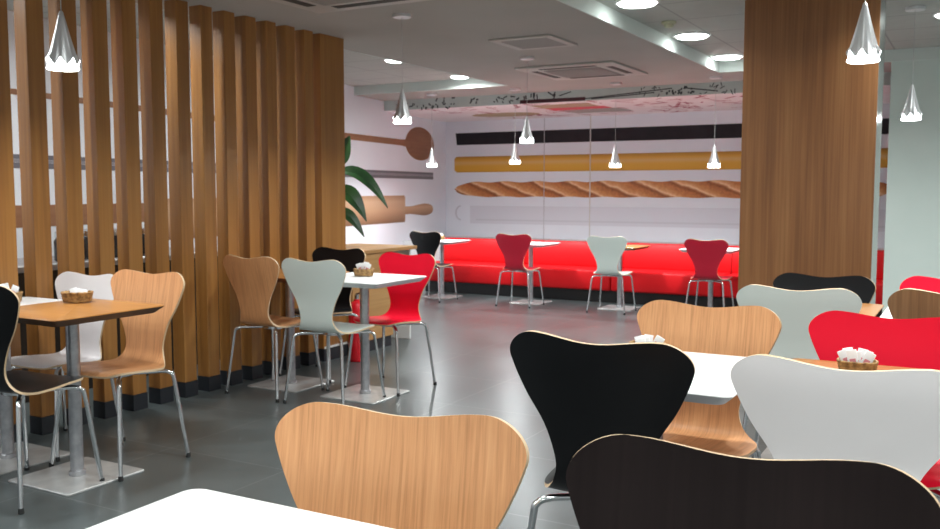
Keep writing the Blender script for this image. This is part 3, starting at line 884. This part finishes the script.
DL += [(-2.03, y, 'unseen round downlight in the coffer above the camera') for y in (4.5, 3.0, 1.5, 0.0, -1.2)]  # out of view; the row behind the camera is added for frontal light
DL += [(x, y, 'unseen round downlight in the coffer above the camera') for x in (-0.2, 1.6) for y in (7.47, 5.99, 4.5, 3.0, 1.5, 0.0, -1.2)]  # unseen lines too, each with an added lamp behind the camera lighting chair backs
for x, y, lab in DL:
    o = dr if first else copy_tree(dr)
    first = False
    place(o, lab, (x, y, ZR), 0, 1, 'round downlights of the near coffer')
dl = make_downlight(0.105, 168); first = True
for x, y, lab in ((-4.985, 7.45, 'small downlight just right of the screen top'), (-5.08, 8.86, 'small downlight in the tip of the far left coffer'),
                  (-4.95, 5.97, 'small downlight hidden behind the slat screen'), (-4.74, 3.85, 'small downlight hidden behind the slat screen'), (-4.90, 2.4, 'small downlight hidden behind the slat screen'), (-4.88, 1.0, 'small downlight hidden behind the slat screen')):
    o = dl if first else copy_tree(dl)
    first = False
    place(o, lab, (x, y, ZR), 0, 1, 'small downlights of the left coffer')

def make_ac():
    o = thing('ceiling_air_conditioner', 'x', 'air conditioner')
    b = MB(); b.rbox(-0.52, 0.52, -0.52, 0.52, -0.022, -0.001, 0.008, 2); b.build('frame', M['ac_white'], o)
    b = MB()
    b.rbox(-0.30, 0.30, -0.30, 0.30, -0.030, -0.0225, 0.003, 1)
    for k in range(-13, 14): b.box(-0.29, 0.29, k * 0.021 - 0.006, k * 0.021 + 0.006, -0.034, -0.0301)
    b.build('grille', M['ac_grille'], o)
    for k in range(4):
        b = MB(); b.rbox(-0.30, 0.30, 0.365, 0.435, -0.0245, -0.0225, 0.0008, 1)
        q = b.build('air_slot', M['slot_dark'], o); q.rotation_euler = (0, 0, k * PI / 2)
    return o
ac = make_ac()
place(ac, 'ceiling air conditioner cut by the top edge of the picture', (-3.25, 4.23, ZC), 0, 1.0, 'ceiling air conditioners')
place(copy_tree(ac), 'ceiling air conditioner beyond the vent, near the back wall', (-3.40, 8.32, ZC), 0, 0.95)
v = thing('ceiling_vent', 'small square slatted vent in the lowered ceiling', 'vent', (-3.09, 6.555, ZC))
b = MB()
for s_ in (-1, 1):
    b.rbox(min(s_ * 0.20, s_ * 0.26), max(s_ * 0.20, s_ * 0.26), -0.27, 0.27, -0.014, -0.001, 0.003, 1)
    b.rbox(-0.20, 0.20, min(s_ * 0.21, s_ * 0.27), max(s_ * 0.21, s_ * 0.27), -0.014, -0.001, 0.003, 1)
b.build('frame', M['ac_white'], v)
MB().box(-0.2, 0.2, -0.21, 0.21, -0.003, -0.0008).build('duct', M['slot_dark'], v, smooth=False)
for k in range(9):
    y = -0.18 + 0.045 * k
    b = MB(); b.add([(-0.2, y, -0.004), (0.2, y, -0.004), (0.2, y + 0.028, -0.013), (-0.2, y + 0.028, -0.013), (-0.2, y, -0.006), (0.2, y, -0.006), (0.2, y + 0.028, -0.015), (-0.2, y + 0.028, -0.015)],
                    [(0, 1, 2, 3), (4, 7, 6, 5), (0, 4, 5, 1), (2, 6, 7, 3), (1, 5, 6, 2), (0, 3, 7, 4)])
    b.build('blade', M['ac_grille'], v, smooth=False)
d = thing('smoke_detector', 'yellowed smoke detector between the round downlights', 'detector', (-2.09, 6.80, ZR))
MB().lathe([(0.055, -0.001), (0.055, -0.014), (0.048, -0.020)], n=28).build('base', M['detector'], d)
MB().lathe([(0.036, -0.0205), (0.036, -0.034), (0.026, -0.045), (0.01, -0.047)], n=28).build('sensor_cap', M['detector'], d)

# ------------------------------------------------------------------ fire extinguisher
e = thing('fire_extinguisher', 'red fire extinguisher on the floor by the screen end', 'fire extinguisher', (-4.10, 5.575, 0))
MB().lathe([(0.058, 0.0), (0.064, 0.006), (0.066, 0.02), (0.066, 0.39), (0.060, 0.425), (0.042, 0.452), (0.024, 0.462), (0.022, 0.475)], n=32).build('cylinder', M['ext_red'], e)
MB().lathe([(0.018, 0.475), (0.018, 0.505), (0.012, 0.51)], n=16).build('valve', M['chrome'], e)
b = MB(); b.tube([(-0.01, 0, 0.512), (0.03, 0.01, 0.522), (0.055, 0.02, 0.515)], 0.008, 8); b.build('handle', M['chrome'], e)

# ------------------------------------------------------------------ light and camera
w = bpy.data.worlds.new('World'); scene.world = w; w.use_nodes = True
w.node_tree.nodes['Background'].inputs[0].default_value = (0.8, 0.9, 1.0, 1)
w.node_tree.nodes['Background'].inputs[1].default_value = 0.05

F, CX, CY, HZ, VX = 910.0, 470.0, 264.5, 190.0, 980.0
pitch = math.atan((CY - HZ) / F); c = math.cos(pitch); yaw = math.atan((VX - CX) / (F / c))
fw = Vector((-math.sin(yaw) * c, math.cos(yaw) * c, -math.sin(pitch)))
cam = bpy.data.cameras.new('camera'); cam.sensor_width = 36.0; cam.lens = F / 940.0 * 36.0
cam.clip_start = 0.05
cam.dof.use_dof = True; cam.dof.focus_distance = 2.1; cam.dof.aperture_fstop = 10.0
co = bpy.data.objects.new('camera', cam); COL.objects.link(co)
co.location = (0, 0, 1.3); co.rotation_euler = fw.to_track_quat('-Z', 'Y').to_euler()
scene.camera = co

scene.view_settings.view_transform = 'Standard'
scene.view_settings.look = 'None'
scene.view_settings.exposure = 1.25
scene.view_settings.gamma = 1.0
scene.view_settings.use_curve_mapping = False
scene.cycles.use_denoising = True
scene.cycles.max_bounces = 8
scene.cycles.diffuse_bounces = 5
scene.cycles.sample_clamp_indirect = 8
